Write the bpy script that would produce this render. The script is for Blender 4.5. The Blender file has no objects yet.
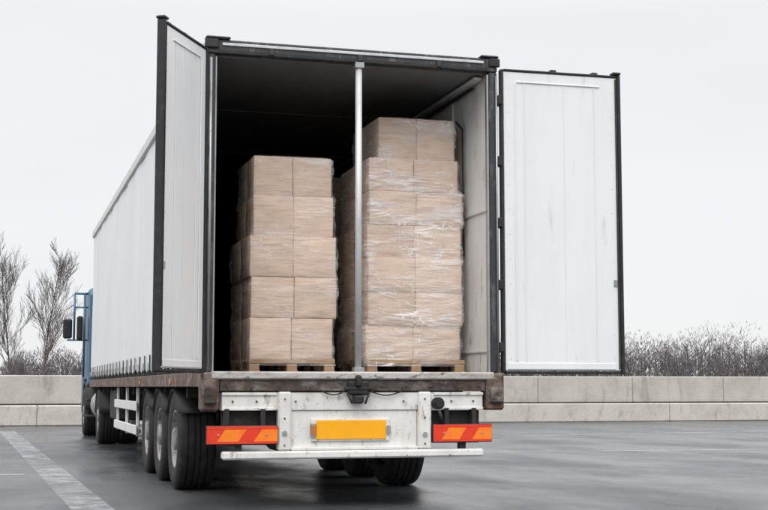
import bpy, math, random
from mathutils import Vector, Matrix
random.seed(7)
scene = bpy.context.scene
scene.view_settings.view_transform = 'Standard'
scene.view_settings.look = 'None'
scene.view_settings.exposure = 0

# ------------------------------------------------------------------ materials
def N(nt, t, **kw):
    n = nt.nodes.new(t)
    for k, v in kw.items():
        setattr(n, k, v)
    return n

def noise(nt, co, scale, detail=4, stretch=(1, 1, 1), rough=0.6, rot=(0, 0, 0), dist=0.0):
    mp = N(nt, 'ShaderNodeMapping')
    mp.inputs['Scale'].default_value = stretch
    mp.inputs['Rotation'].default_value = rot
    nt.links.new(co, mp.inputs['Vector'])
    no = N(nt, 'ShaderNodeTexNoise')
    no.inputs['Scale'].default_value = scale
    no.inputs['Detail'].default_value = detail
    no.inputs['Roughness'].default_value = rough
    no.inputs['Distortion'].default_value = dist
    nt.links.new(mp.outputs[0], no.inputs['Vector'])
    return no.outputs['Fac']

def rng(nt, v, a, b, c=0.0, d=1.0):
    m = N(nt, 'ShaderNodeMapRange')
    m.inputs['From Min'].default_value = a
    m.inputs['From Max'].default_value = b
    m.inputs['To Min'].default_value = c
    m.inputs['To Max'].default_value = d
    nt.links.new(v, m.inputs['Value'])
    return m.outputs[0]

def mix(nt, fac, a, b):
    m = N(nt, 'ShaderNodeMix', data_type='RGBA')
    if isinstance(fac, float): m.inputs[0].default_value = fac
    else: nt.links.new(fac, m.inputs[0])
    for i, v in ((6, a), (7, b)):
        if isinstance(v, (tuple, list)): m.inputs[i].default_value = (*v[:3], 1)
        else: nt.links.new(v, m.inputs[i])
    return m.outputs[2]

def mat(name, base, rough=0.6, metal=0.0, layers=(), bump=0.0, bscale=60, spec=0.5, rvar=0.0, bstretch=(1, 1, 1)):
    """layers: (colour, scale, lo, hi, stretch, maxfac)"""
    m = bpy.data.materials.new(name); m.use_nodes = True
    nt = m.node_tree
    b = nt.nodes['Principled BSDF']
    tc = N(nt, 'ShaderNodeTexCoord'); co = tc.outputs['Object']
    col = base
    for i, (c2, sc, lo, hi, st, mf) in enumerate(layers):
        f = rng(nt, noise(nt, co, sc, 5, st, 0.65), lo, hi, 0.0, mf)
        col = mix(nt, f, col, c2)
    if isinstance(col, tuple): b.inputs['Base Color'].default_value = (*col, 1)
    else: nt.links.new(col, b.inputs['Base Color'])
    b.inputs['Roughness'].default_value = rough
    b.inputs['Metallic'].default_value = metal
    b.inputs['Specular IOR Level'].default_value = spec
    if rvar:
        nt.links.new(rng(nt, noise(nt, co, 5, 3), .3, .7, rough - rvar, rough + rvar), b.inputs['Roughness'])
    if bump:
        bp = N(nt, 'ShaderNodeBump'); bp.inputs['Strength'].default_value = bump
        bp.inputs['Distance'].default_value = 0.02
        nt.links.new(noise(nt, co, bscale, 3, bstretch), bp.inputs['Height'])
        nt.links.new(bp.outputs[0], b.inputs['Normal'])
    return m

one = (1, 1, 1)
streak = (1, 1, .12)
M = {}
M['white'] = mat('white_paint_worn', (.74, .74, .73), .45, 0,
    [((.55, .54, .51), 3, .45, .75, streak, .5), ((.30, .27, .23), 9, .60, .78, streak, .6)], .05, 40)
M['panel'] = mat('door_panel_paint', (.81, .82, .82), .38, 0,
    [((.68, .68, .67), 2.2, .42, .75, (1, 1, .25), .5), ((.42, .40, .37), 12, .63, .78, streak, .45), ((.30, .28, .26), 3.1, .66, .78, (1, 1, .6), .3)], .05, 5, rvar=.08)
M['frame_white'] = mat('chassis_white_dirty', (.77, .76, .735), .5, 0,
    [((.55, .52, .48), 4, .44, .70, (1, 1, .35), .6), ((.20, .14, .10), 10, .59, .70, (1, 1, .45), .75), ((.20, .09, .045), 24, .65, .70, one, .6), ((.05, .04, .035), 34, .66, .70, one, .85)], .15, 50)
M['inner'] = mat('inner_wall_panel', (.79, .79, .78), .55, 0,
    [((.52, .51, .49), 3, .46, .74, (1, .6, .25), .55), ((.14, .13, .12), 10, .60, .70, (1, 1, .22), .75)], .1, 30)
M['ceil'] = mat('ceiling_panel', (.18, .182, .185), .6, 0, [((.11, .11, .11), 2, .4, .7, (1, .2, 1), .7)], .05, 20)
M['shade_in'] = mat('inner_panel_shade', (.014, .014, .016), .8)  # near-black colour paints in the shade deep inside the trailer
M['black'] = mat('black_rubber', (.013, .013, .014), .55, 0, [((.05, .05, .048), 12, .5, .75, one, .6)], .1, 60)
M['chassis'] = mat('chassis_steel_dark', (.02, .019, .018), .7, 0, [((.06, .045, .035), 8, .5, .7, one, .7)], .2, 40)
M['post'] = mat('corner_post_paint', (.045, .046, .048), .5, .2, [((.22, .21, .20), 14, .54, .72, (1, 1, .25), .8), ((.12, .06, .035), 20, .6, .7, one, .7)], .2, 40)
M['steel'] = mat('galvanised_steel', (.42, .43, .44), .42, .7, [((.20, .18, .16), 9, .5, .72, (1, 1, .3), .7), ((.13, .07, .04), 25, .6, .72, one, .8)], .1, 60)
M['rod'] = mat('painted_rod', (.62, .63, .63), .4, .2, [((.30, .28, .26), 12, .5, .75, (1, 1, .3), .6)], .05, 60)
M['rust'] = mat('rusty_steel', (.13, .080, .058), .8, .1,
    [((.30, .26, .23), 7, .45, .65, one, .9), ((.04, .027, .02), 13, .48, .66, one, .9), ((.22, .085, .035), 9, .56, .70, one, .7), ((.42, .38, .34), 26, .62, .70, one, .7)], .5, 45)
M['sill_dark'] = mat('rear_sill_steel', (.085, .068, .058), .8, .1,
    [((.30, .27, .25), 6, .52, .68, (.6, 1, 1), .8), ((.20, .085, .04), 9, .56, .70, one, .6), ((.03, .024, .02), 13, .46, .66, (.5, 1, 1), .9)], .5, 45)
M['sill'] = mat('worn_deck_lip', (.52, .50, .48), .5, .2,
    [((.26, .22, .19), 6, .50, .68, (.4, 1, 1), .8), ((.07, .055, .045), 20, .58, .68, (.5, 1, 1), .9)], .3, 45)
M['floor'] = mat('plywood_floor', (.13, .10, .075), .7, 0, [((.06, .05, .04), 5, .4, .7, (1, .2, 1), .8)], .2, 40)
M['curtain'] = mat('curtain_fabric', (.76, .77, .78), .42, 0,
    [((.62, .63, .63), 1.2, .45, .75, (1, 1, .3), .5), ((.40, .38, .35), 7, .62, .8, (1, 1, .15), .4)], .05, 5)
M['tyre'] = mat('tyre_rubber', (.014, .014, .015), .75, 0, [((.05, .047, .044), 9, .48, .75, one, .6)], .3, 70)
M['rim'] = mat('wheel_rim_paint', (.36, .355, .35), .5, .3, [((.09, .08, .07), 8, .42, .66, one, .85)], .1, 40)
M['blue'] = mat('blue_cab_paint', (.045, .13, .22), .35, .1, [((.10, .14, .17), 5, .5, .8, one, .5)])
M['glass'] = mat('cab_glass', (.02, .025, .03), .08)
M['orange'] = mat('reflector_orange', (.98, .24, .015), .3, 0, [((.88, .11, .01), 12, .48, .68, (1, 1, .4), .7)], .15, 200)
M['red'] = mat('reflector_red', (.80, .045, .012), .3, 0, [((.55, .03, .02), 20, .5, .7, one, .5)], .15, 200)
M['yellow'] = mat('yellow_plate', (.97, .43, .002), .42, 0, [((.72, .31, .02), 8, .52, .8, (1, 1, .4), .35)], .03, 50)
M['amber'] = mat('amber_lens', (.55, .16, .02), .25)
M['wood'] = mat('pallet_wood', (.44, .29, .17), .8, 0, [((.22, .14, .09), 9, .42, .68, (.25, 1, 1), .7)], .3, 60, bstretch=(.2, 1, 1))
M['concrete'] = mat('concrete', (.50, .475, .43), .85, 0,
    [((.37, .345, .305), 1.2, .42, .68, one, .8), ((.22, .205, .18), 3.5, .53, .70, (1, 1, .22), .7), ((.60, .58, .54), 9, .55, .75, one, .5)], .4, 14)
M['conc2'] = mat('concrete_plinth', (.56, .53, .48), .85, 0,
    [((.42, .39, .35), 1.5, .45, .7, one, .8), ((.26, .24, .21), 5, .55, .72, (1, 1, .35), .65)], .4, 14)
M['bark'] = mat('bare_bark', (.085, .075, .078), .9, 0, [((.14, .125, .12), 5, .4, .7, one, .7)])
M['far'] = mat('distant_twigs_hazed', (.110, .102, .112), .95, 0, [((.19, .168, .16), .15, .4, .65, one, .8)])  # twig grey with distance haze mixed into the colour
M['field'] = mat('winter_field', (.10, .10, .06), .95, 0, [((.16, .14, .09), .2, .4, .7, one, .8)])

def cardboard(name, tint):
    m = mat(name, tint, .8, 0, [((tint[0]*.78, tint[1]*.76, tint[2]*.74), 3.5, .42, .70, (1, 1, 1.6), .7)])
    nt = m.node_tree; b = nt.nodes['Principled BSDF']
    tc = N(nt, 'ShaderNodeTexCoord')
    base = b.inputs['Base Color'].links[0].from_socket
    f2 = rng(nt, noise(nt, tc.outputs['Object'], 30, 3, (.22, .22, 2.2)), .50, .68, 0, .6)
    nt.links.new(mix(nt, f2, base, (tint[0]*.60, tint[1]*.55, tint[2]*.52)), b.inputs['Base Color'])
    f = noise(nt, tc.outputs['Object'], 14, 3, (.25, .25, 5))
    bp = N(nt, 'ShaderNodeBump'); bp.inputs['Strength'].default_value = .25; bp.inputs['Distance'].default_value = .01
    nt.links.new(f, bp.inputs['Height']); nt.links.new(bp.outputs[0], b.inputs['Normal'])
    return m
CB = [cardboard('cardboard_%d' % i, t) for i, t in enumerate([(.76, .575, .445), (.70, .52, .395), (.82, .635, .50)])]

def film(name, base_amt, amount, plo=.36, phi=.60):
    m = bpy.data.materials.new(name); m.use_nodes = True
    nt = m.node_tree; nt.nodes.clear()
    out = N(nt, 'ShaderNodeOutputMaterial')
    co = N(nt, 'ShaderNodeTexCoord').outputs['Object']
    tr = N(nt, 'ShaderNodeBsdfTransparent'); tr.inputs[0].default_value = (.99, .99, .99, 1)
    pr = N(nt, 'ShaderNodeBsdfPrincipled')
    pr.inputs['Base Color'].default_value = (.97, .955, .94, 1); pr.inputs['Roughness'].default_value = .20
    def ridge(scale, st, rot, dist, wdt):
        n = noise(nt, co, scale, 3, st, .55, rot, dist)
        a = N(nt, 'ShaderNodeMath', operation='SUBTRACT'); nt.links.new(n, a.inputs[0]); a.inputs[1].default_value = .5
        b_ = N(nt, 'ShaderNodeMath', operation='ABSOLUTE'); nt.links.new(a.outputs[0], b_.inputs[0])
        return rng(nt, b_.outputs[0], 0, wdt, 1, 0)
    def mx_(a, b_):
        k = N(nt, 'ShaderNodeMath', operation='MAXIMUM'); nt.links.new(a, k.inputs[0]); nt.links.new(b_, k.inputs[1]); return k.outputs[0]
    r1 = ridge(3.2, (.40, .40, 2.6), (0, .34, 0), .5, .035)
    r2 = ridge(5, (.3, .3, 3.4), (0, -.20, 0), .4, .03)
    r3 = ridge(2.6, (1.8, 1.8, .7), (0, .55, 0), .5, .012)
    broad_sheen = rng(nt, noise(nt, co, 3.0, 4, (.45, .45, 2.8), .55, (0, .25, 0), .6), .50, .68, 0, .9)
    patch = rng(nt, noise(nt, co, 1.7, 3, (.8, .8, 1.8)), plo, phi)
    mm = mx_(mx_(mx_(r1, r2), r3), broad_sheen)  # white glare streaks and broad sheen painted into the film's mix
    ad = N(nt, 'ShaderNodeMath', operation='MULTIPLY_ADD'); nt.links.new(mm, ad.inputs[0]); ad.inputs[1].default_value = .85; ad.inputs[2].default_value = .12
    ml = N(nt, 'ShaderNodeMath', operation='MULTIPLY'); nt.links.new(ad.outputs[0], ml.inputs[0]); nt.links.new(patch, ml.inputs[1])
    fac = rng(nt, ml.outputs[0], 0, 1, base_amt, amount)
    bp = N(nt, 'ShaderNodeBump'); bp.inputs['Strength'].default_value = .8; bp.inputs['Distance'].default_value = .03
    nt.links.new(noise(nt, co, 6, 4, (.45, .45, 2.4), .6, (0, .3, 0), .8), bp.inputs['Height'])
    nt.links.new(bp.outputs[0], pr.inputs['Normal'])
    ms = N(nt, 'ShaderNodeMixShader')
    nt.links.new(fac, ms.inputs[0]); nt.links.new(tr.outputs[0], ms.inputs[1]); nt.links.new(pr.outputs[0], ms.inputs[2])
    nt.links.new(ms.outputs[0], out.inputs[0])
    return m
M['film'] = film('stretch_film', .12, .88)
M['film2'] = film('stretch_film_thin', .10, .55, .42, .66)

def worn(name, thr):
    m = bpy.data.materials.new(name); m.use_nodes = True
    nt = m.node_tree; b = nt.nodes['Principled BSDF']
    out = nt.nodes['Material Output']
    b.inputs['Base Color'].default_value = (.48, .49, .50, 1); b.inputs['Roughness'].default_value = .6
    co = N(nt, 'ShaderNodeTexCoord').outputs['Object']
    a = rng(nt, noise(nt, co, 3.0, 8, one, .8), thr, thr + .20, 0, .70)
    a2 = rng(nt, noise(nt, co, .7, 4), .36, .58, .35, 1)
    mu_ = N(nt, 'ShaderNodeMath', operation='MULTIPLY'); nt.links.new(a, mu_.inputs[0]); nt.links.new(a2, mu_.inputs[1])
    tr = N(nt, 'ShaderNodeBsdfTransparent'); ms = N(nt, 'ShaderNodeMixShader')
    nt.links.new(mu_.outputs[0], ms.inputs[0]); nt.links.new(tr.outputs[0], ms.inputs[1]); nt.links.new(b.outputs[0], ms.inputs[2])
    nt.links.new(ms.outputs[0], out.inputs[0])
    return m
M['line'] = worn('worn_line_paint', .38)

def asphalt():
    m = bpy.data.materials.new('asphalt'); m.use_nodes = True
    nt = m.node_tree; b = nt.nodes['Principled BSDF']
    co = N(nt, 'ShaderNodeTexCoord').outputs['Object']
    col = mix(nt, rng(nt, noise(nt, co, .35, 4, (1, .6, 1)), .35, .68), (.036, .039, .043), (.060, .064, .069))
    col = mix(nt, rng(nt, noise(nt, co, 60, 2, one, .7), .45, .75, 0, .6), col, (.14, .14, .14))
    col = mix(nt, rng(nt, noise(nt, co, 1.7, 5, (1, 1, 1), .7, (0, 0, .5)), .54, .72, 0, .55), col, (.022, .023, .026))
    vo = N(nt, 'ShaderNodeTexVoronoi', feature='DISTANCE_TO_EDGE'); vo.inputs['Scale'].default_value = .22
    wob = N(nt, 'ShaderNodeTexNoise'); wob.inputs['Scale'].default_value = 1.2; wob.inputs['Detail'].default_value = 4
    nt.links.new(co, wob.inputs['Vector'])
    va = N(nt, 'ShaderNodeVectorMath', operation='MULTIPLY_ADD')
    nt.links.new(wob.outputs['Color'], va.inputs[0]); va.inputs[1].default_value = (1.5, 1.5, 0); nt.links.new(co, va.inputs[2])
    nt.links.new(va.outputs[0], vo.inputs['Vector'])
    cr = rng(nt, vo.outputs['Distance'], .0, .006, .75, 0)
    col = mix(nt, cr, col, (.018, .018, .02))
    nt.links.new(col, b.inputs['Base Color'])
    nt.links.new(rng(nt, noise(nt, co, .55, 5, (1, .5, 1), .6), .39, .61, .19, .50), b.inputs['Roughness'])
    b.inputs['Specular IOR Level'].default_value = .45
    bp = N(nt, 'ShaderNodeBump'); bp.inputs['Strength'].default_value = .32; bp.inputs['Distance'].default_value = .01
    nt.links.new(noise(nt, co, 60, 3, one, .7), bp.inputs['Height']); nt.links.new(bp.outputs[0], b.inputs['Normal'])
    return m
M['asphalt'] = asphalt()

# ------------------------------------------------------------------ geometry helpers
def link(o, parent=None):
    scene.collection.objects.link(o)
    if parent: o.parent = parent
    return o

def empty(name, parent=None, loc=(0, 0, 0), rz=0):
    e = bpy.data.objects.new(name, None); e.empty_display_size = .3
    e.location = loc; e.rotation_euler = (0, 0, rz)
    return link(e, parent)

def mesh(name, v, f, m, parent=None, smooth=False, bevel=0, seg=2):
    me = bpy.data.meshes.new(name); me.from_pydata([tuple(p) for p in v], [], f); me.update()
    me.materials.append(m)
    if smooth:
        for p in me.polygons: p.use_smooth = True
    o = bpy.data.objects.new(name, me)
    if bevel:
        bv = o.modifiers.new('b', 'BEVEL'); bv.width = bevel; bv.segments = seg; bv.limit_method = 'ANGLE'
    return link(o, parent)

BF = [(0, 3, 2, 1), (4, 5, 6, 7), (0, 1, 5, 4), (1, 2, 6, 5), (2, 3, 7, 6), (3, 0, 4, 7)]
def bv8(x0, x1, y0, y1, z0, z1):
    return [(x0, y0, z0), (x1, y0, z0), (x1, y1, z0), (x0, y1, z0), (x0, y0, z1), (x1, y0, z1), (x1, y1, z1), (x0, y1, z1)]
def box(name, x0, x1, y0, y1, z0, z1, m, parent=None, bevel=.004):
    return mesh(name, bv8(x0, x1, y0, y1, z0, z1), BF, m, parent, bevel=bevel, seg=1)
def boxes(name, lst, m, parent=None, bevel=.004):
    v = []; f = []
    for b in lst:
        n = len(v); v += bv8(*b); f += [tuple(i + n for i in q) for q in BF]
    return mesh(name, v, f, m, parent, bevel=bevel, seg=1)

def tube(v, f, p0, p1, r0, r1, n=8, cap=True):
    p0 = Vector(p0); p1 = Vector(p1); d = (p1 - p0)
    if d.length < 1e-6: return
    d.normalize()
    a = d.orthogonal().normalized(); b = d.cross(a)
    s = len(v)
    for p, r in ((p0, r0), (p1, r1)):
        for i in range(n):
            t = 2 * math.pi * i / n
            v.append(tuple(p + a * (r * math.cos(t)) + b * (r * math.sin(t))))
    for i in range(n):
        j = (i + 1) % n
        f.append((s + i, s + j, s + n + j, s + n + i))
    if cap:
        f.append(tuple(s + i for i in reversed(range(n)))); f.append(tuple(s + n + i for i in range(n)))

def tubes(name, lst, m, parent=None, n=12):
    v = []; f = []
    for (p0, p1, r) in lst: tube(v, f, p0, p1, r, r, n)
    o = mesh(name, v, f, m, parent)
    for p in o.data.polygons: p.use_smooth = len(p.vertices) == 4
    return o

def lathe_x(name, prof, cx, cy, cz, m, parent, n=48, sx=1):
    v = []; f = []
    k = len(prof)
    for i in range(n):
        t = 2 * math.pi * i / n
        for (r, w) in prof: v.append((cx + sx * w, cy + r * math.cos(t), cz + r * math.sin(t)))
    for i in range(n):
        j = (i + 1) % n
        for q in range(k - 1):
            f.append((i*k+q, i*k+q+1, j*k+q+1, j*k+q))
    o = mesh(name, v, f, m, parent, smooth=True)
    e = o.modifiers.new('e', 'EDGE_SPLIT'); e.split_angle = math.radians(35)
    return o

# ------------------------------------------------------------------ TRUCK
T = empty('semi_trailer_truck')
L = 14.6; Hd = 1.125; Ht = 3.93; W = 1.30
box('deck_floor', -1.24, 1.24, .05, L-.05, Hd-.05, Hd, M['floor'], T)
box('inner_wall_right', 1.225, 1.25, .06, 5.4, Hd, 3.79, M['inner'], T)
box('inner_wall_right_front', 1.225, 1.25, 5.405, L-.05, Hd, 3.79, M['shade_in'], T)
box('inner_wall_left', -1.25, -1.225, .06, L-.05, Hd, 3.79, M['shade_in'], T)
box('front_bulkhead', -1.225, 1.225, L-.1, L-.06, Hd, 3.79, M['shade_in'], T)
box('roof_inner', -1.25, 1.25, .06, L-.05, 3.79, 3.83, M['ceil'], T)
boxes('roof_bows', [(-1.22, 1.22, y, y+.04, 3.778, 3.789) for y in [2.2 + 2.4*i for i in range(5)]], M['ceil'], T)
box('roof_skin', -1.28, 1.28, .08, L, 3.84, 3.90, M['curtain'], T)
boxes('wall_posts', [(1.205, 1.224, y, y+.06, Hd, 3.78) for y in (.95, 3.0, 5.0)], M['inner'], T)
boxes('lash_rails', [(1.210, 1.2245, .08, .94, z, z+.02) for z in (1.30, 2.55)], M['rod'], T)
box('cable_conduit', 1.17, 1.195, .3, 12, 3.70, 3.725, M['black'], T)
box('ceiling_cove', 1.12, 1.2, .1, 12, 3.745, 3.777, M['rod'], T, .01)
tubes('hanging_load_bar', [((1.185, .62, 3.40), (1.12, .60, 3.46), .012), ((1.19, .62, 3.40), (1.20, .62, 2.2), .008)], M['chassis'], T)
for side, nm in ((-1, 'curtain_left'), (1, 'curtain_right')):
    v = []; f = []
    ny = 440; nz = 14
    for i in range(ny+1):
        y = .10 + (L-.12) * i / ny
        ph = (y / .57) % 1
        sag = .055 * math.sin(math.pi * ph)
        for j in range(nz+1):
            t = j / nz
            z0 = 1.165 + sag
            z = z0 + (3.80 - z0) * t
            amp = .018 * (1-t)**2.5 * math.sin(math.pi*ph) + .004*math.sin(y*5.1+2*t)+.003*math.sin(y*2.3+z*3)
            v.append((side*(1.283 + amp), y, z))
    for i in range(ny):
        for j in range(nz):
            a = i*(nz+1)+j
            q = (a, a+1, a+nz+2, a+nz+1)
            f.append(q if side > 0 else q[::-1])
    mesh(nm, v, f, M['curtain'], T, smooth=True)
    yy = [.10 + .57*i for i in range(26)]
    boxes('curtain_straps', [((side*1.305 - .004), (side*1.305 + .004), y-.02, y+.02, 1.13, 1.36) for y in yy], M['chassis'], T, 0)
    boxes('strap_buckles', [((side*1.317 - .008), (side*1.317 + .008), y-.03, y+.03, 1.18, 1.27) for y in yy], M['steel'], T, .003)
    box('roof_side_rail', min(side*1.27, side*1.315), max(side*1.27, side*1.315), .08, L, 3.80, 3.92, M['rod'], T, .01)
    box('side_rail', min(side*1.22, side*1.312), max(side*1.22, side*1.312), .10, L, 1.0, 1.125, M['rust'], T, .006)
    boxes('side_rail_markers', [(min(side*1.313, side*1.322), max(side*1.313, side*1.322), y, y+.1, 1.03, 1.07) for y in (2, 5, 8, 11)], M['amber'], T)

box('corner_post_left', -1.30, -1.225, -.01, .07, Hd, 3.80, M['post'], T, .008)
box('corner_post_right', 1.225, 1.30, -.01, .07, Hd, 3.80, M['post'], T, .008)
tubes('post_rods', [((-1.262, -.022, Hd), (-1.262, -.022, 3.76), .013), ((1.288, -.024, Hd), (1.288, -.024, 3.76), .010)], M['steel'], T)
boxes('post_inner_trim', [(-1.224, -1.208, .0, .05, Hd, 3.78), (1.205, 1.224, .0, .05, Hd, 3.78)], M['steel'], T)
box('header_beam', -1.30, 1.30, -.02, .08, 3.80, 3.92, M['post'], T, .008)
box('header_light_strip', -1.17, 1.17, -.032, -.021, 3.868, 3.892, M['rod'], T, .003)
box('header_seal', -1.20, 1.20, -.03, -.021, 3.80, 3.83, M['black'], T, .003)
boxes('header_corner_caps', [(-1.31, -1.10, -.04, .06, 3.921, 3.945), (1.14, 1.31, -.04, .06, 3.921, 3.945),
                             (-1.32, -1.20, -.045, -.021, 3.84, 3.92), (1.22, 1.32, -.045, -.021, 3.84, 3.92)], M['black'], T, .010)
boxes('header_brackets', [(x-.02, x+.02, -.045, -.021, 3.81, 3.86) for x in (-.75, .03, .75)], M['post'], T)
tubes('centre_pole', [((.024, -.005, Hd), (.024, -.005, 3.80), .029)], M['rod'], T, 16)
boxes('pole_fittings', [(-.02, .07, -.045, .035, Hd, Hd+.04), (-.015, .065, -.045, .035, 3.75, 3.80)], M['steel'], T)
hz = [1.3, 1.85, 2.4, 2.95, 3.5]
boxes('post_hinges', [(-1.335, -1.29, -.05, .02, z, z+.09) for z in hz] + [(1.29, 1.335, -.05, .02, z, z+.09) for z in hz], M['black'], T, .01)

def door(name, hinge, rz, w, s):
    D = empty(name, T, hinge, rz)
    z0 = 1.125; z1 = 3.83
    def bx(n, u0, u1, t0, t1, a, b, m, bevel=.004):
        lo, hi = sorted((s*t0, s*t1)); return box(n, u0, u1, lo, hi, a, b, m, D, bevel)
    bx('leaf', .03, w-.03, -.02, .02, z0+.02, z1-.02, M['panel'])
    bx('seal_hinge_side', 0, .027, -.03, .035, z0, z1, M['black'], .008)
    bx('seal_free_side', w-.025, w+.006, -.03, .036, z0-.01, z1+.01, M['black'], .008)
    bx('seal_free_inner', w-.050, w-.038, .021, .034, z0+.03, z1-.03, M['black'], .004)
    bx('seal_bottom', .03, w-.03, -.025, .034, z0-.012, z0+.012, M['black'], .005)
    bx('seal_top', .03, w-.03, -.02, .03, z1-.014, z1+.003, M['black'], .004)
    bx('rib_a', .13, .145, .021, .030, z0+.10, z1-.12, M['panel'], .004)
    bx('rib_b', .22, .230, .021, .027, z0+.10, z1-.12, M['panel'], .003)
    bx('rib_c', w-.26, w-.250, .021, .027, z0+.10, z1-.12, M['panel'], .003)
    bx('rib_d', w*.52, w*.52+.006, .021, .024, z0+.10, z1-.12, M['panel'], .002)
    bx('rib_top', .15, w-.2, .021, .030, z1-.118, z1-.105, M['panel'], .004)
    bx('kick_plate', .05, w-.08, .021, .027, z0+.03, z0+.085, M['panel'], .002)
    for i, z in enumerate(hz):
        bx('hinge_%d' % i, -.03, .07, -.05, -.021, z, z+.07, M['steel'], .006)
    for i, u in enumerate((w*.45, w*.8)):
        lo = -s*.045
        tubes('lock_bar_%d' % i, [((u, lo, z0-.02), (u, lo, z1+.03), .014)], M['steel'], D)
        for j, z in enumerate((1.4, 2.4, 3.5)):
            bx('bar_guide_%d%d' % (i, j), u-.04, u+.04, -.065, -.021, z, z+.05, M['steel'], .005)
        bx('cam_%d' % i, u-.03, u+.03, -.07, .0, z1+.004, z1+.03, M['black'], .008)
    bx('corner_bracket', w-.07, w+.012, -.04, .04, z1+.011, z1+.035, M['black'], .008)
    bx('door_catch', w-.085, w-.055, .021, .034, 1.9, 1.96, M['steel'], .004)
    rv = []; rf = []
    for k in range(12):
        z = z0 + .12 + k*.22
        for u in (.08, w-.09):
            tube(rv, rf, (u, s*.02, z), (u, s*.023, z), .005, .004, 8)
    mesh('rivets', rv, rf, M['rod'], D)
    return D
door('rear_door', (1.325, -.005, 0), math.radians(-1.0), 1.155, -1)
door('rear_door', (-1.315, -.02, 0), math.atan2(-.79, -.455), .92, 1)

box('deck_lip', -1.24, 1.24, -.06, .049, 1.062, 1.128, M['sill'], T, .012)
box('rear_sill', -1.16, 1.16, -.035, .06, .965, 1.061, M['sill_dark'], T, .006)
boxes('corner_castings', [(-1.315, -1.165, -.055, .12, .80, 1.122), (1.165, 1.33, -.055, .12, .80, 1.122)], M['rust'], T, .02)
boxes('corner_bumpers', [(-1.29, -1.19, -.10, -.056, .86, 1.0), (1.19, 1.31, -.10, -.056, .86, 1.0)], M['sill_dark'], T, .015)
box('cross_member', -1.14, 1.14, -.02, .10, .805, .955, M['frame_white'], T, .006)
boxes('cross_member_flange', [(-1.14, -.685, -.034, -.021, .93, .954), (.69, 1.14, -.034, -.021, .93, .954), (-1.14, -.685, -.034, -.021, .806, .828), (.69, 1.14, -.034, -.021, .806, .828)], M['frame_white'], T, .003)
box('centre_panel', -.56, .545, -.005, .03, .475, .804, M['frame_white'], T, .006)
boxes('bumper_uprights', [(-.672, -.562, -.06, .04, .475, .96), (.547, .66, -.06, .04, .475, .96)], M['frame_white'], T, .012)
box('bumper_bar', -1.135, 1.13, -.07, .04, .405, .472, M['frame_white'], T, .014)
box('bumper_ledge', -.56, .545, -.05, -.006, .475, .50, M['frame_white'], T, .004)
boxes('gap_shade_sheets', [(-1.13, -.675, .05, .08, .52, .80), (.665, 1.13, .05, .08, .52, .80)], M['chassis'], T)  # dark sheets added to stand for shade in the open frame gaps
box('plate_holder', -.39, .295, -.03, -.006, .548, .735, M['frame_white'], T, .006)
box('yellow_plate', -.345, .262, -.040, -.031, .563, .722, M['yellow'], T, .006)
boxes('plate_side_lamps', [(-.40, -.35, -.055, -.031, .58, .70), (.268, .30, -.055, -.031, .60, .68)], M['steel'], T, .008)
boxes('plate_lamp_lens', [(-.39, -.36, -.062, -.056, .60, .68)], M['amber'], T, .004)
def board(name, x0, x1, z0, z1):
    B = empty(name, T)
    box('backing', x0, x1, -.075, -.055, z0, z1, M['black'], B, .006)
    y = -.0765
    box('red_border_top', x0+.006, x1-.006, y-.006, y, z1-.030, z1-.006, M['red'], B, .001)
    box('red_border_bottom', x0+.006, x1-.006, y-.006, y, z0+.006, z0+.024, M['red'], B, .001)
    a0 = x0+.006; a1 = x1-.006; b0 = z0+.025; b1 = z1-.031; w = a1-a0
    cuts = [0, .14, .44, .66, 1.0]; sk = .12
    for i in range(4):
        c0, c1 = cuts[i], cuts[i+1]
        pts = [(a0+w*c0, b0), (a0+w*c1, b0), (a0+w*min(1, c1+sk), b1), (a0+w*(c0+sk if c0 > 0 else 0), b1)]
        if i == 3: pts = [(a0+w*c0, b0), (a1, b0), (a1, b1), (a0+w*(c0+sk), b1)]
        v = [(p[0], y-.0055, p[1]) for p in pts] + [(p[0], y, p[1]) for p in pts]
        mesh('panel_%d' % i, v, [(0, 1, 2, 3), (7, 6, 5, 4), (0, 4, 5, 1), (1, 5, 6, 2), (2, 6, 7, 3), (3, 7, 4, 0)], M['red' if i % 2 == 0 else 'orange'], B)
    boxes('rivets', [(x-.008, x+.008, y-.011, y-.0057, (z0+z1)/2-.008, (z0+z1)/2+.008) for x in (x0+.1, x1-.1)], M['steel'], B, .003)
board('marker_board', -1.275, -.676, .53, .685)
board('marker_board', .664, 1.205, .53, .685)
boxes('board_brackets', [(x-.02, x+.02, -.054, .05, .56, .82) for x in (-1.1, -.8, .8, 1.05)], M['chassis'], T)
boxes('bumper_stays', [(x-.03, x+.03, -.03, .03, .47, .56) for x in (-1.0, .95)], M['chassis'], T)
boxes('centre_latch', [(-.085, .10, -.085, -.036, .93, 1.05), (-.04, .05, -.11, -.036, .86, .93), (-.02, .03, -.12, -.05, 1.0, 1.10)], M['black'], T, .015)
tubes('latch_pins', [((-.11, -.075, .985), (.13, -.075, .985), .016), ((-.09, -.08, .95), (-.05, -.10, .86), .010), ((.10, -.08, .95), (.06, -.10, .86), .010)], M['chassis'], T)
tubes('air_coupling', [((.72, -.075, .86), (.72, -.02, .86), .052), ((.72, -.10, .86), (.72, -.07, .86), .032), ((.72, -.085, .80), (.75, -.085, .70), .014)], M['black'], T, 20)
tubes('tail_lamp_round', [((.60, -.075, .60), (.60, -.06, .60), .02), ((-.62, -.075, .62), (-.62, -.06, .62), .02)], M['steel'], T)
bvv = []; bff = []
for x in [-1.05, -.85, -.52, .42, .85, 1.05]:
    tube(bvv, bff, (x, -.022, .88), (x, -.033, .88), .009, .008, 6)
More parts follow.
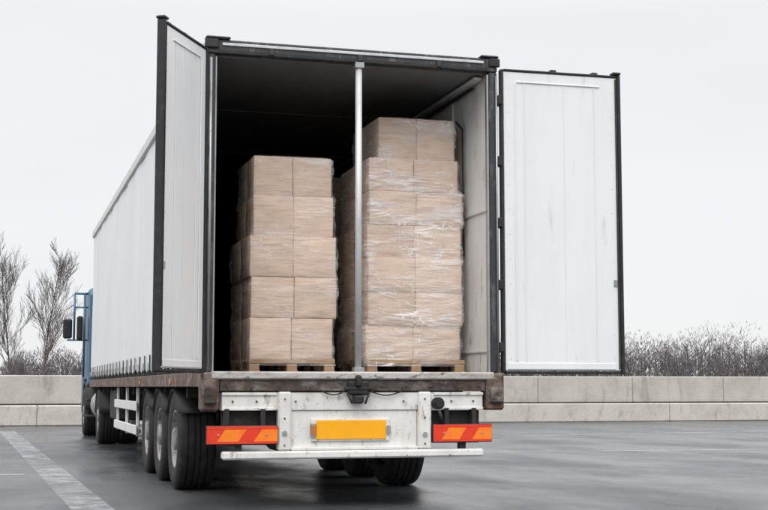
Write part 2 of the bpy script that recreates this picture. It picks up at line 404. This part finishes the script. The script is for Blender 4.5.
for x in (-.62, .60):
    for z in (.52, .74, .90): tube(bvv, bff, (x, -.061, z), (x, -.068, z), .008, .007, 6)
for x in [-1.1 + .22*i for i in range(11)]: tube(bvv, bff, (x, -.036, 1.01), (x, -.045, 1.01), .012, .011, 6)
mesh('bolts', bvv, bff, M['sill_dark'], T)
tubes('rope_hooks', [((x, -.05, .99), (x, -.09, .965), .009) for x in (-.9, -.4, .4, .9)], M['chassis'], T)
cb = []
for x0, x1, dp in ((-.30, -.10, .03), (.12, .40, .035)):
    pts = [Vector((x0+(x1-x0)*t/8, -.045, .965-dp*math.sin(math.pi*t/8))) for t in range(9)]
    cb += [(pts[i], pts[i+1], .006) for i in range(8)]
tubes('air_hoses', cb, M['black'], T, 6)

boxes('main_beams', [(-.56, -.44, .10, 14.0, .72, .995), (.44, .56, .10, 14.0, .72, .995)], M['chassis'], T)
boxes('cross_beams', [(-1.21, 1.21, y, y+.06, .90, .994) for y in [.7+.9*i for i in range(15)]], M['chassis'], T)
AX = [2.36, 3.67, 4.98]
tyre = [(.285, -.14), (.30, -.17), (.37, -.185), (.44, -.182), (.482, -.165), (.497, -.145), (.5, -.10), (.488, -.098), (.488, -.086), (.5, -.084),
        (.5, -.035), (.488, -.033), (.488, -.02), (.5, -.018), (.5, .018), (.488, .02), (.488, .033), (.5, .035), (.5, .084), (.488, .086), (.488, .098), (.5, .10),
        (.497, .145), (.482, .165), (.44, .182), (.37, .185), (.30, .17), (.285, .14)]
rim = [(.29, .135), (.29, .165), (.275, .165), (.265, .13), (.255, .05), (.235, .03), (.15, .055), (.14, .06), (.14, .10), (.115, .125), (.115, .17), (.09, .185), (.0, .185)]
def wheel(cx, cy, side, R=.5):
    Wp = empty('wheel', T)
    k = R/.5
    lathe_x('tyre', [(r*k, w) for r, w in tyre], cx, cy, R, M['tyre'], Wp, 56)
    lathe_x('rim', [(r*k, w) for r, w in rim], cx, cy, R, M['rim'], Wp, 40, side)
    lathe_x('brake_drum', [(.27*k, .06), (.26*k, -.14), (.0, -.14)], cx, cy, R, M['chassis'], Wp, 32, side)
    vv = []; ff = []
    for i in range(10):
        t = i*math.pi/5
        y = cy + .19*k*math.cos(t); z = R + .19*k*math.sin(t)
        tube(vv, ff, (cx+side*.04, y, z), (cx+side*.085, y, z), .016, .014, 6)
    mesh('wheel_nuts', vv, ff, M['steel'], Wp)
for y in AX:
    for s in (-1, 1): wheel(s*1.06, y, s, .49)
    tubes('axle', [((-1.0, y, .5), (1.0, y, .5), .07)], M['chassis'], T)
    for s in (-1, 1):
        tubes('air_bag', [((s*.62, y+.35, .55), (s*.62, y+.35, .86), .14)], M['black'], T, 20)
        box('trailing_arm', s*.62-.05, s*.62+.05, y-.55, y+.4, .50, .57, M['chassis'], T)
        tubes('brake_chamber', [((s*.40, y-.15, .62), (s*.40, y-.40, .68), .09)], M['chassis'], T, 16)
for s in (-1, 1):
    for y in AX:
        v = []; f = []
        n = 14
        for i in range(n+1):
            t = math.radians(35 + 110*i/n)
            for xx in (s*.86, s*1.255):
                v.append((xx, y + .575*math.cos(t), .44 + .545*math.sin(t)))
        for i in range(n): f.append((2*i, 2*i+1, 2*i+3, 2*i+2))
        o = mesh('mudguard', v, f, M['black'], T, smooth=True)
        so = o.modifiers.new('s', 'SOLIDIFY'); so.thickness = .006
box('spare_carrier', -.5, .5, 1.0, 1.5, .42, .70, M['chassis'], T, .05)
tubes('air_tank', [((-.4, 6.0, .62), (.4, 6.0, .62), .14), ((.75, 6.4, .7), (.75, 7.5, .7), .14)], M['chassis'], T, 20)
for s in (-1, 1):
    lo, hi = sorted((s*1.235, s*1.262))
    boxes('side_guard_rails', [(lo, hi, 6.1, 9.4, .40, .52), (lo, hi, 6.1, 9.4, .70, .82)], M['white'], T, .008)
    lo2, hi2 = sorted((s*1.20, s*1.234))
    boxes('side_guard_posts', [(lo2, hi2, y, y+.08, .38, .995) for y in (6.2, 7.7, 9.2)], M['white'], T)
    boxes('pallet_locker', [(min(s*.7, s*1.2), max(s*.7, s*1.2), 9.7, 11.0, .50, .96)], M['chassis'], T, .02)
    boxes('landing_leg', [(min(s*.72, s*.84), max(s*.72, s*.84), 11.4, 11.52, .30, .98), (min(s*.66, s*.90), max(s*.66, s*.90), 11.35, 11.57, .24, .30)], M['steel'], T, .01)

boxes('tractor_frame', [(-.48, -.38, 12.4, 18.0, .62, .88), (.38, .48, 12.4, 18.0, .62, .88)], M['chassis'], T)
for s in (-1, 1):
    wheel(s*1.06, 13.3, s); wheel(s*.72, 13.3, s)
    wheel(s*1.08, 17.3, s)
    tubes('fuel_tank', [((s*.92, 14.3, .66), (s*.92, 15.7, .66), .30)], M['steel'], T, 24)
    v = []; f = []
    for yc, r0 in ((13.3, .58), (17.3, .60)):
        b0 = len(v)
        for i in range(17):
            t = math.radians(5 + 170*i/16)
            for xx in (s*.70, s*1.25): v.append((xx, yc + r0*math.cos(t), .5 + r0*math.sin(t)))
        for i in range(16): f.append((b0+2*i, b0+2*i+1, b0+2*i+3, b0+2*i+2))
    o = mesh('tractor_fenders', v, f, M['black'], T, smooth=True); so = o.modifiers.new('s', 'SOLIDIFY'); so.thickness = .012
tubes('tractor_axles', [((-1, 13.3, .5), (1, 13.3, .5), .1), ((-1, 17.3, .5), (1, 17.3, .5), .07)], M['chassis'], T)
prof = [(16.15, 1.05), (16.65, 1.05), (16.72, 1.15), (17.9, 1.15), (17.95, .45), (18.5, .45), (18.55, 1.6), (18.25, 2.75), (17.95, 2.98), (16.3, 2.98), (16.15, 2.85)]
n = len(prof)
v = [(-1.24, y, z) for y, z in prof] + [(1.24, y, z) for y, z in prof]
f = [tuple(range(n)), tuple(reversed(range(n, 2*n)))] + [(i, i+n, (i+1) % n + n, (i+1) % n) for i in range(n)]
mesh('cab_body', v, f, M['blue'], T, bevel=.05, seg=3)
boxes('cab_side_windows', [(-1.246, -1.241, 17.3, 18.2, 1.85, 2.6), (1.241, 1.246, 17.3, 18.2, 1.85, 2.6)], M['glass'], T, .0)
v = [(-1.1, 18.55, 1.70), (1.1, 18.55, 1.70), (1.1, 18.30, 2.66), (-1.1, 18.30, 2.66)]
mesh('windscreen', [(x, y+.012, z) for x, y, z in v], [(0, 1, 2, 3)], M['glass'], T)
boxes('headlights', [(-1.1, -.8, 18.50, 18.53, .65, .85), (.8, 1.1, 18.50, 18.53, .65, .85)], M['rod'], T, .01)
for s in (-1, 1):
    tubes('mirror_bracket', [((s*1.22, 16.9, 2.90), (s*1.50, 16.9, 2.90), .022), ((s*1.50, 16.9, 2.90), (s*1.50, 16.9, 1.95), .022),
                             ((s*1.22, 16.9, 2.62), (s*1.50, 16.9, 2.62), .018), ((s*1.30, 16.9, 2.90), (s*1.30, 16.9, 1.2), .022),
                             ((s*1.22, 16.9, 1.95), (s*1.64, 16.9, 1.95), .018)], M['blue'], T)
    boxes('mirror_housings', [(min(s*1.54, s*1.72), max(s*1.54, s*1.72), 16.85, 16.98, 1.98, 2.38), (min(s*1.33, s*1.45), max(s*1.33, s*1.45), 16.8, 16.95, 1.95, 2.44)], M['black'], T, .03)
    boxes('cab_steps', [(min(s*1.0, s*1.26), max(s*1.0, s*1.26), 16.2, 16.7, z, z+.05) for z in (.40, .72, 1.0)], M['chassis'], T, .01)

# ------------------------------------------------------------------ CARGO
def pallet(P, x0, x1, y0, y1, z):
    L_ = []
    bw = .10
    for k in range(3):
        xc = x0 + bw/2 + (x1-x0-bw)*k/2
        L_.append((xc-bw/2, xc+bw/2, y0, y1, z+.001, z+.021))
        for q in range(3):
            yc = y0+.07+(y1-y0-.14)*q/2
            L_.append((xc-bw/2+.005, xc+bw/2-.005, yc-.065, yc+.065, z+.0215, z+.0785))
    for q in range(3):
        yc = y0+.07+(y1-y0-.14)*q/2
        L_.append((x0, x1, yc-.07, yc+.07, z+.079, z+.096))
    nb = 7
    for q in range(nb):
        yc = y0+.05+(y1-y0-.1)*q/(nb-1)
        L_.append((x0, x1, yc-.048, yc+.048, z+.0965, z+.115))
    boxes('pallet', L_, M['wood'], P, .003)

def carton(P, x0, x1, y0, y1, z0, z1, rz=0, m=None):
    cx, cy = (x0+x1)/2, (y0+y1)/2
    hx, hy = (x1-x0)/2, (y1-y0)/2
    nx, nyy, nz = 5, 3, 4
    v = []; idx = {}; f = []
    def vid(i, j, k):
        key = (i, j, k)
        if key not in idx:
            a, b, c = i/nx*2-1, j/nyy*2-1, k/nz*2-1
            bul = .008
            X = a*hx + (bul*a*(1-b*b)*(1-c*c) if abs(a) == 1 else 0)
            Y = b*hy + (bul*b*(1-a*a)*(1-c*c) if abs(b) == 1 else 0)
            Z = (c+1)/2*(z1-z0) - (.006*(1-a*a)*(1-b*b) if c == 1 else 0)
            X += random.uniform(-.003, .003); Y += random.uniform(-.003, .003); Z += random.uniform(-.0015, .0015)
            cr, sr = math.cos(rz), math.sin(rz)
            idx[key] = len(v); v.append((cx + X*cr - Y*sr, cy + X*sr + Y*cr, z0 + Z))
        return idx[key]
    for i in range(nx):
        for k in range(nz):
            f.append((vid(i, 0, k), vid(i+1, 0, k), vid(i+1, 0, k+1), vid(i, 0, k+1)))
            f.append((vid(i, nyy, k), vid(i, nyy, k+1), vid(i+1, nyy, k+1), vid(i+1, nyy, k)))
    for j in range(nyy):
        for k in range(nz):
            f.append((vid(0, j, k), vid(0, j, k+1), vid(0, j+1, k+1), vid(0, j+1, k)))
            f.append((vid(nx, j, k), vid(nx, j+1, k), vid(nx, j+1, k+1), vid(nx, j, k+1)))
    for i in range(nx):
        for j in range(nyy):
            f.append((vid(i, j, 0), vid(i, j+1, 0), vid(i+1, j+1, 0), vid(i+1, j, 0)))
            f.append((vid(i, j, nz), vid(i+1, j, nz), vid(i+1, j+1, nz), vid(i, j+1, nz)))
    mesh('carton', v, f, m or random.choice(CB), P, bevel=.004, smooth=True)

def shell(P, levels, m, amp=.006, n_per=20):
    v = []; f = []
    rows = []
    for a, b in zip(levels[:-1], levels[1:]):
        st = max(1, int((b[0]-a[0])/.025))
        for k in range(st):
            t = k/st
            rows.append([a[q]+(b[q]-a[q])*t for q in range(5)])
    rows.append(list(levels[-1]))
    nr = 4*n_per
    for ri, (z, x0, x1, y0, y1) in enumerate(rows):
        for i in range(nr):
            s, t = divmod(i, n_per); t /= n_per
            if s == 0: x, y, nx_, ny_ = x0+(x1-x0)*t, y0, 0, -1
            elif s == 1: x, y, nx_, ny_ = x1, y0+(y1-y0)*t, 1, 0
            elif s == 2: x, y, nx_, ny_ = x1-(x1-x0)*t, y1, 0, 1
            else: x, y, nx_, ny_ = x0, y1-(y1-y0)*t, -1, 0
            d = amp*(math.sin(z*23+x*9+y*7)+.6*math.sin(z*51-x*13+y*5)+random.uniform(-.5, .5))
            v.append((x+nx_*(d+.014), y+ny_*(d+.014), z))
    for r in range(len(rows)-1):
        for i in range(nr):
            j = (i+1) % nr
            f.append((r*nr+i, r*nr+j, (r+1)*nr+j, (r+1)*nr+i))
    f.append(tuple((len(rows)-1)*nr+i for i in range(nr)))
    mesh('stretch_film', v, f, m, P, smooth=True)

def stack(x0, x1, y0, y1, tiers, cols, rows, wrap, tierx=None, jit=.006):
    P = empty('pallet_of_boxes')
    pallet(P, x0-.015, x1+.015, y0-.02, y1+.02, Hd+.001)
    z = Hd + .118
    lv = [(Hd+.06, x0-.012, x1+.012, y0-.012, y1+.012)]
    for ti, h in enumerate(tiers):
        a, b, ya, yb = (x0, x1, y0, y1)
        if tierx and ti in tierx:
            a, b, ya = tierx[ti][:3]
            if len(tierx[ti]) > 3: yb = tierx[ti][3]
        oy = random.uniform(-jit, jit); ox = random.uniform(-jit, jit)
        for c in range(cols):
            for r in range(rows):
                cx0 = a+(b-a)*c/cols+.002; cx1 = a+(b-a)*(c+1)/cols-.002
                cy0 = ya+(yb-ya)*r/rows+.003; cy1 = ya+(yb-ya)*(r+1)/rows-.003
                carton(P, cx0+ox, cx1+ox, cy0+oy+random.uniform(-.004, .004), cy1+oy, z, z+h-.003, random.uniform(-.008, .008))
        lv.append((z+.02, a+ox, b+ox, ya+oy, yb+oy)); lv.append((z+h-.02, a+ox, b+ox, ya+oy, yb+oy))
        z += h
    lv.append((z+.006, lv[-1][1]+.03, lv[-1][2]-.03, lv[-1][3]+.03, lv[-1][4]-.03))
    if wrap: shell(P, lv, wrap)
    return P
stack(-.815, -.075, .5, 1.45, [.362, .362, .362, .362, .35], 2, 2, M['film2'],
      {1: (-.82, -.05, .49), 2: (-.825, -.045, .485), 3: (-.80, -.075, .51, 1.3), 4: (-.79, -.085, .52, 1.25)})
stack(.25, 1.14, .5, 1.5, [.31, .30, .31, .30, .31, .30, .385], 2, 2, M['film'],
      {6: (.345, 1.075, .56, 1.45), 5: (.27, 1.12, .52), 0: (.24, 1.13, .49)}, jit=.014)
stack(.0, .95, 3.4, 4.4, [.36]*5+[.3], 2, 1, None)

# ------------------------------------------------------------------ SETTING
S = 900
mesh('ground', [(-S, -S, 0), (S, -S, 0), (S, S, 0), (-S, S, 0)], [(0, 1, 2, 3)], M['asphalt'])
mesh('field', [(-S, 26.0, .004), (S, 26.0, .004), (S, S, .004), (-S, S, .004)], [(0, 1, 2, 3)], M['field'])
def line(x0, y0, x1, y1, w, name='painted_line', z=.004):
    d = Vector((x1-x0, y1-y0)); n_ = Vector((-d.y, d.x)).normalized()*w/2
    mesh(name, [(x0+n_.x, y0+n_.y, z), (x0-n_.x, y0-n_.y, z), (x1-n_.x, y1-n_.y, z), (x1+n_.x, y1+n_.y, z)], [(0, 1, 2, 3)], M['line'])
line(-1.95, -6, -2.75, 20.5, .34)
line(-9.5, 5.4, -2.6, 5.0, .22)
line(5.0, 14.2, 22, 17.6, .25)
line(4.5, 8.5, 20, 7.2, .16)

Wl = empty('concrete_wall')
segs = []; pl = []
x = -45.0
while x < 60:
    segs.append((x+.005, x+3.0-.005, 25.0, 25.28, .55, 1.31+random.uniform(-.005, .005)))
    x += 3.0
boxes('wall_panels', segs, M['concrete'], Wl, .02)
x = -44.0
while x < 60:
    pl.append((x+.004, x+6.0-.004, 24.62+random.uniform(-.008, .008), 25.30, 0, .53)); x += 6.0
boxes('wall_plinth', pl, M['conc2'], Wl, .025)
box('wall_joint', -43.9, 59.9, 24.80, 25.26, .531, .549, M['chassis'], Wl, 0)

def grow(v, f, p, d, length, r, depth, sides, kids, spread, up=.12, rmin=0):
    segn = 3
    q = p.copy(); dd = d.copy(); rr = r
    for s in range(segn):
        dd = (dd + Vector((random.uniform(-.16, .16), random.uniform(-.16, .16), random.uniform(-.04, up)))).normalized()
        q2 = q + dd*length/segn
        r2 = max(rmin, rr*.86 if depth > 0 else rr*.7)
        tube(v, f, q, q2, rr, r2, sides, False)
        q = q2; rr = r2
        if depth > 0 and (s > 0 or depth < 4):
            for c in range(kids if s == segn-1 else max(1, kids-1)):
                ax = Vector((random.uniform(-1, 1), random.uniform(-1, 1), random.uniform(-.15, .5))).normalized()
                nd = (dd + ax*spread).normalized()
                grow(v, f, q, nd, length*random.uniform(.58, .84), max(rmin, rr*random.uniform(.50, .68)), depth-1, max(3, sides-1), kids, spread, up, rmin)
def bare_tree(x, y, h, seed, spread=.62, lean=0, wide=1.0):
    random.seed(seed)
    v = []; f = []
    q = Vector((0, 0, -.1)); d = Vector((lean, 0, 1)).normalized(); r = h*.012
    n = 11
    for s in range(n):
        d = (d + Vector((random.uniform(-.10, .10), random.uniform(-.10, .10), .10))).normalized()
        q2 = q + d*h/n*.95; r2 = r*.86
        tube(v, f, q, q2, r, r2, 7, False)
        q, r = q2, r2
        if s >= 2:
            for c in range(3 if s < 8 else 2):
                a = random.uniform(0, 6.283)
                nd = Vector((math.cos(a), math.sin(a), random.uniform(.75, 1.5))).normalized()
                grow(v, f, q, nd, h*(.13 if s < 8 else .085)*random.uniform(.75, 1.35), max(.010, r*.5), 2 if s > 8 else 3, 4, 2, spread, .14, .0075)
    o = mesh('bare_tree', v, f, M['bark'], None, smooth=True)
    top = max(p.co.z for p in o.data.vertices)
    k = h/top
    o.data.transform(Matrix.Diagonal((k*wide, k*wide, k, 1)))
    o.location = (x, y, 0)
    return o
bare_tree(-2.55, 47.0, 7.7, 3, .60, wide=.70)
bare_tree(-1.35, 47.5, 7.5, 11, .60, .06, wide=.74)
bare_tree(-4.6, 50, 7.4, 23, .6, wide=.7)

random.seed(5)
V = []; Fc = []
def ph_(x):
    return 4.3 + 2.7/(1+math.exp(-(x-32)/7)) + .7*math.sin(x*.33) + .5*math.sin(x*.81+1)
def twig(p, d, l, w):
    b = len(V)
    sd_ = Vector((random.uniform(-1, 1), random.uniform(-.3, .3), random.uniform(-.4, .4))).normalized()*w
    e = p + d*l
    V.extend([tuple(p-sd_), tuple(p+sd_), tuple(e)]); Fc.append((b, b+1, b+2))
x = -60.0
while x < 115:
    for r in range(3):
        tx = x+random.uniform(-1, 1); ty = 127+r*6+random.uniform(-2, 2)
        h = ph_(tx)*random.uniform(.66, 1.16)
        tube(V, Fc, (tx, ty, 0), (tx+random.uniform(-.2, .2), ty, h*.72), .10, .04, 4, False)
        cr = h*random.uniform(.22, .36); cz = h*.60; vz = h*.40
        for k in range(12):
            z0 = h*random.uniform(.2, .6); a = random.uniform(0, 6.283)
            e = Vector((tx+cr*.75*math.cos(a), ty+cr*.75*math.sin(a), z0+h*random.uniform(.18, .36)))
            tube(V, Fc, (tx, ty, z0), e, .035, .018, 3, False)
        for k in range(210):
            while True:
                ux, uy, uz = random.uniform(-1, 1), random.uniform(-1, 1), random.uniform(-1, 1)
                if ux*ux+uy*uy+uz*uz < 1: break
            p = Vector((tx+ux*cr, ty+uy*cr, cz+uz*vz))
            d = (Vector((ux*.8, uy*.8, .75))+Vector((random.uniform(-.4, .4), random.uniform(-.4, .4), random.uniform(-.3, .3)))).normalized()
            twig(p, d, random.uniform(.35, .85)*(1.0-.45*max(0, uz)), random.uniform(.022, .05))
    x += 1.25
for k in range(24000):
    x = random.uniform(-60, 115); y = random.uniform(123, 138)
    h = ph_(x)*(.46+.10*math.sin(x*1.1)+.07*math.sin(x*2.7+y))
    p = Vector((x, y, random.uniform(0, h*.85)))
    d = Vector((random.uniform(-.7, .7), random.uniform(-.5, .5), random.uniform(.3, 1))).normalized()
    twig(p, d, random.uniform(.4, .8), random.uniform(.04, .11))
mesh('distant_treeline', V, Fc, M['far'])

# ------------------------------------------------------------------ LIGHT
elev = math.radians(48); az = math.radians(205)
sd = Vector((math.sin(az)*math.cos(elev), math.cos(az)*math.cos(elev), math.sin(elev)))
sun = bpy.data.lights.new('sun', 'SUN'); sun.energy = 1.1; sun.angle = math.radians(35); sun.color = (1, .98, .95)
so = bpy.data.objects.new('sun', sun); scene.collection.objects.link(so)
so.rotation_euler = (-sd).to_track_quat('-Z', 'Y').to_euler(); so.location = (-10, -20, 20)
w = bpy.data.worlds.new('World'); scene.world = w; w.use_nodes = True
nt = w.node_tree; nt.nodes.clear()
out = N(nt, 'ShaderNodeOutputWorld')
sky = N(nt, 'ShaderNodeTexSky'); sky.sky_type = 'NISHITA'; sky.sun_disc = False
sky.sun_elevation = elev; sky.sun_rotation = az
b1 = N(nt, 'ShaderNodeBackground'); b1.inputs[1].default_value = .10; nt.links.new(sky.outputs[0], b1.inputs[0])
tc = N(nt, 'ShaderNodeTexCoord'); sx = N(nt, 'ShaderNodeSeparateXYZ'); nt.links.new(tc.outputs['Generated'], sx.inputs[0])
st = rng(nt, sx.outputs['Z'], .27, 1.0, .93, 2.9)
cl = noise(nt, tc.outputs['Generated'], 2.0, 3, (1, 1, 3), .5)
cv = rng(nt, cl, .3, .7, .97, 1.03)
mu = N(nt, 'ShaderNodeMath', operation='MULTIPLY'); nt.links.new(st, mu.inputs[0]); nt.links.new(cv, mu.inputs[1])
b2 = N(nt, 'ShaderNodeBackground'); b2.inputs[0].default_value = (.985, .985, 1, 1); nt.links.new(mu.outputs[0], b2.inputs[1])
ms = N(nt, 'ShaderNodeMixShader'); ms.inputs[0].default_value = .93
nt.links.new(b1.outputs[0], ms.inputs[1]); nt.links.new(b2.outputs[0], ms.inputs[2]); nt.links.new(ms.outputs[0], out.inputs[0])

# ------------------------------------------------------------------ CAMERA
cam = bpy.data.cameras.new('camera'); cam.sensor_width = 36; cam.lens = 36*1334/768
cam.clip_end = 3000; cam.clip_start = .1
co = bpy.data.objects.new('camera', cam); scene.collection.objects.link(co)
co.location = (-2.88, -11.0, 1.0)
co.rotation_euler = (math.radians(90 + 5.65), 0, math.radians(-15.9))
scene.camera = co
